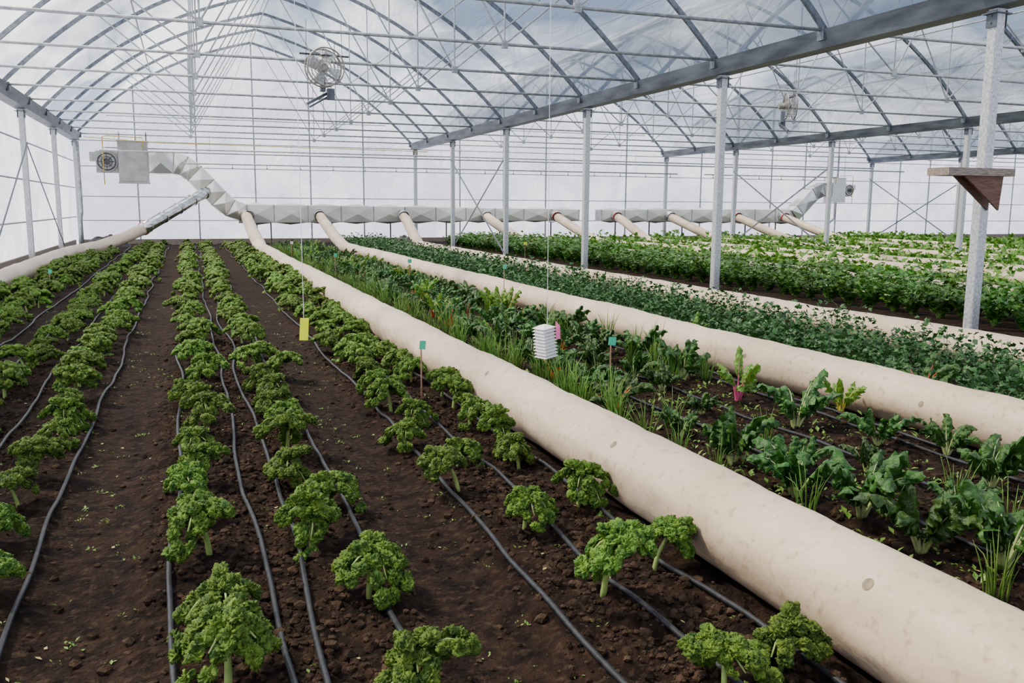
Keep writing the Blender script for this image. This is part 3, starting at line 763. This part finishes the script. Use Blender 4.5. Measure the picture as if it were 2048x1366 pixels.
for i, (x, yy, sx_, sz) in enumerate([(-3.0, 38.6, .9, .45), (9.0, 37.8, .8, .4), (25.0, 38.5, 1.3, .5), (6.9, 39, .6, .3)]):
    V = []; Fc = []; n = 26
    for j in range(n+1):
        for k in range(n+1):
            u = -1+2*j/n; v = -1+2*k/n; r = math.hypot(u, v)
            V.append((x+u*sx_, yy+v*.6, max(-.02, sz*(max(0, 1-r*r))**.7*(1+.5*noise.noise(Vector((u*3+i, v*3, 0)))))+.02*noise.noise(Vector((u*9, v*9, i)))))
    for j in range(n):
        for k in range(n): q = j*(n+1)+k; Fc.append((q, q+1, q+n+2, q+n+1))
    b = MB(); b.add((V, Fc)); obj("fabric_heap", b.mesh("heap", [M_BLACK], True), label="crumpled heap of black ground cover fabric", cat="fabric heap", group="black fabric heaps")

# ------------------------------------------------------------------ circulation fans
def fan(loc, rz):
    e = obj("circulation_fan", None, loc, label="round grey caged circulation fan hung beneath the roof", cat="fan", group="circulation fans", rz=rz)
    def sub(nm, b, m, sm=False): obj(nm, b.mesh(nm, [m], sm), parent=e)
    b = MB()
    for yv in (-.12, .12):
        for r in (.37, .31, .24, .17, .10): b.add(ringv((0, yv*(1 if r > .35 else 1.15), 0), r, .016 if r > .36 else .006, n=36, m=5))
        for k in range(8):
            a = k*pi/4; b.add(sweep([(.08*math.cos(a), yv*1.15, .08*math.sin(a)), (.37*math.cos(a), yv, .37*math.sin(a))], .006, 4))
    for k in range(8):
        a = k*pi/4; b.add(sweep([(.37*math.cos(a), -.12, .37*math.sin(a)), (.37*math.cos(a), .12, .37*math.sin(a))], .008, 4))
    sub("guard", b, M_FAN)
    bl = MB(); V = []; Fc = []
    for i in range(6):
        s = i/5; r = .07+.26*s; w = .05+.07*s
        for j in range(5):
            t = -1+j/2; V.append((r*math.cos(t*w/r), t*.05*(1-.4*s), r*math.sin(t*w/r)))
    for i in range(5):
        for j in range(4): q = i*5+j; Fc.append((q, q+1, q+6, q+5))
    bl.add((V, Fc)); bm = bl.mesh("blade", [M_GALV], True)
    for k in range(4):
        o = obj("blade", bm, parent=e); o.rotation_euler = (0, k*pi/2+.4, 0)
    b = MB(); b.add(sweep([(0, .0, 0), (0, .32, 0)], .085, 16)); b.add(sweep([(0, -.03, 0), (0, .02, 0)], .07, 16)); sub("motor", b, M_FAN)
    b = MB(); b.add(box((0, .2, -.30), (.10, .10, .30))); b.add(box((.15, .15, -.50), (.14, .12, .22))); b.add(bar((-.35, .1, -.72), (.12, .25, -.46), .05, .05)); b.add(bar((-.3, .1, -.78), (.15, .25, -.52), .03, .03)); sub("bracket", b, M_GUT)
    b = MB(); b.add(sweep([(-.37, 0, .05), (-.35, 0, .9)], .006, 5)); b.add(sweep([(.37, 0, .05), (.35, 0, .9)], .006, 5)); b.add(sweep([(-.5, 0, .24), (.5, 0, .24)], .02, 6)); sub("hanger", b, M_DARK)
fan((2.75, 18.5, 4.46), .1); fan((16.4, 21.6, 4.62), 1.15)

# ------------------------------------------------------------------ shelf on post
e = obj("wooden_shelf", None, (10.2, 9.2, 2.2), label="rough timber shelf fixed to a galvanised post", cat="shelf")
b = MB(); b.add(box((-.36, -.18, .02), (1.12, .22, .045))); b.add(box((-.36, -.30, .0), (1.12, .03, .10))); b.add(box((-.36, .04, .0), (1.12, .03, .10))); b.add(box((.20, -.13, -.0), (.03, .36, .10))); b.add(box((-.92, -.13, .0), (.03, .36, .10)))
obj("shelf_board", b.mesh("board", [M_WOOD]), parent=e)
b = MB()
for yv in (-.27, -.10):
    b.add(([(-.62, yv, -.05), (.06, yv, -.05), (.02, yv, -.5), (-.62, yv+.03, -.05), (.06, yv+.03, -.05), (.02, yv+.03, -.5)], [(0, 1, 2), (5, 4, 3), (0, 3, 4, 1), (1, 4, 5, 2), (2, 5, 3, 0)]))
obj("shelf_bracket", b.mesh("sb", [M_WOODR]), parent=e, label="dark brown triangular plywood bracket")

# ------------------------------------------------------------------ hanging items
e = obj("sticky_trap", None, (.96, 8.1, .59), label="bright yellow sticky insect card hanging on white string", cat="insect trap")
b = MB(); b.add(box((0, 0, 0), (.078, .003, .205), Matrix.Rotation(.06, 3, 'Y'))); obj("card", b.mesh("card", [M_YEL]), parent=e)
b = MB(); b.add(sweep([(0, 0, .1), (0, 0, 7.5)], .0026, 5)); obj("string", b.mesh("str", [M_STR]), parent=e)
e = obj("sensor_shelter", None, (3.03, 7.35, .47), label="white louvred sensor housing hanging on white string", cat="sensor housing", rz=.35)
b = MB(); rot = Matrix.Rotation(-.12, 3, 'Y')
for k in range(9):
    z = -.12+.03*k
    V = []
    for s, zz in ((.080, 0), (.054, .024)):
        V += [rot @ Vector((-s, -s, z+zz)), rot @ Vector((s, -s, z+zz)), rot @ Vector((s, s, z+zz)), rot @ Vector((-s, s, z+zz))]
    b.add((V, [(j, (j+1) % 4, (j+1) % 4+4, j+4) for j in range(4)]+[(0, 1, 2, 3), (4, 5, 6, 7)]))
obj("louvred_body", b.mesh("lb", [M_WHITE]), parent=e)
b = MB(); V = [rot @ Vector(p) for p in [(-.08, -.08, .15), (.08, -.08, .15), (.08, .08, .15), (-.08, .08, .15), (-.03, -.03, .175), (.03, -.03, .175), (.03, .03, .175), (-.03, .03, .175)]]
b.add((V, [(0, 1, 5, 4), (1, 2, 6, 5), (2, 3, 7, 6), (3, 0, 4, 7), (4, 5, 6, 7), (3, 2, 1, 0)])); obj("cap", b.mesh("cap", [M_WHITE]), parent=e)
b = MB(); b.add(sweep([(.02, 0, .17), (0, 0, 8.15)], .0026, 5)); obj("string", b.mesh("str", [M_STR]), parent=e)
b = MB(); b.add(([(.03, -.10, .22), (.075, -.11, .17), (.085, -.11, .05), (.035, -.105, .05)], [(0, 1, 2, 3)])); obj("pink_tag", b.mesh("pt", [M_PINK]), parent=e, label="bright pink paper tag")

def marker(x, yy, h, w=.055, m=M_TEAL, lab="teal plastic row tag on a thin wooden stake"):
    e = obj("row_marker", None, (x, yy, gh(x, yy)), label=lab, cat="row marker", group="row markers")
    b = MB(); b.add(box((0, 0, h/2-.03), (.012, .006, h+.06))); obj("stake", b.mesh("stake", [M_STAKE]), parent=e)
    b = MB(); b.add(box((.012, -.005, h-.035), (w, .002, .075), Matrix.Rotation(.1, 3, 'Y'))); obj("tag", b.mesh("tag", [m]), parent=e)
marker(1.85, 7.3, .50); marker(3.57, 7.1, .50, .075); marker(-2.35, 17.6, .5, .06)
marker(4.2, 17.5, .6, .08); marker(5.0, 14, .7, .06); marker(9.6, 25, .6, .10, M_YEL, "yellow row tag on a thin wooden stake")
marker(3.1, 20, .6, .07); marker(2.9, 27, .6, .08, M_WHITE, "white row tag on a thin wooden stake")

# ------------------------------------------------------------------ light
w = bpy.data.worlds.new("world"); SC.world = w; w.use_nodes = True; nt = w.node_tree
for n in list(nt.nodes): nt.nodes.remove(n)
N = nt.nodes; L = nt.links
out = N.new('ShaderNodeOutputWorld'); bg = N.new('ShaderNodeBackground'); tc = N.new('ShaderNodeTexCoord')
mp = N.new('ShaderNodeMapping'); mp.inputs['Scale'].default_value = (1, 1, 2.2); mp.inputs['Location'].default_value = (.3, .1, 0); L.new(tc.outputs['Generated'], mp.inputs[0])
nz = N.new('ShaderNodeTexNoise'); nz.inputs['Scale'].default_value = 2.6; nz.inputs['Detail'].default_value = 3; nz.inputs['Distortion'].default_value = .6; L.new(mp.outputs[0], nz.inputs['Vector'])
rp = ramp(nt, [(.38, (.13, .19, .31)), (.50, (.36, .45, .61)), (.60, (1.1, 1.15, 1.25))]); L.new(nz.outputs[0], rp.inputs[0])
sep = N.new('ShaderNodeSeparateXYZ'); L.new(tc.outputs['Generated'], sep.inputs[0])
mr = N.new('ShaderNodeMapRange'); mr.inputs[1].default_value = .02; mr.inputs[2].default_value = .20; mr.inputs[3].default_value = 1; mr.inputs[4].default_value = 0
L.new(sep.outputs[2], mr.inputs[0])
mx = N.new('ShaderNodeMixRGB'); L.new(mr.outputs[0], mx.inputs[0]); L.new(rp.outputs[0], mx.inputs[1]); mx.inputs[2].default_value = (1.15, 1.2, 1.48, 1)
L.new(mx.outputs[0], bg.inputs[0]); bg.inputs[1].default_value = 1.8; L.new(bg.outputs[0], out.inputs[0])
sd = bpy.data.lights.new("sun", 'SUN'); sd.energy = 14.0; sd.angle = math.radians(8); sd.color = (1, .87, .66)
so = bpy.data.objects.new("sun", sd); COL.objects.link(so)
so.rotation_euler = Vector((.50, -.30, -.80)).to_track_quat('-Z', 'Y').to_euler()
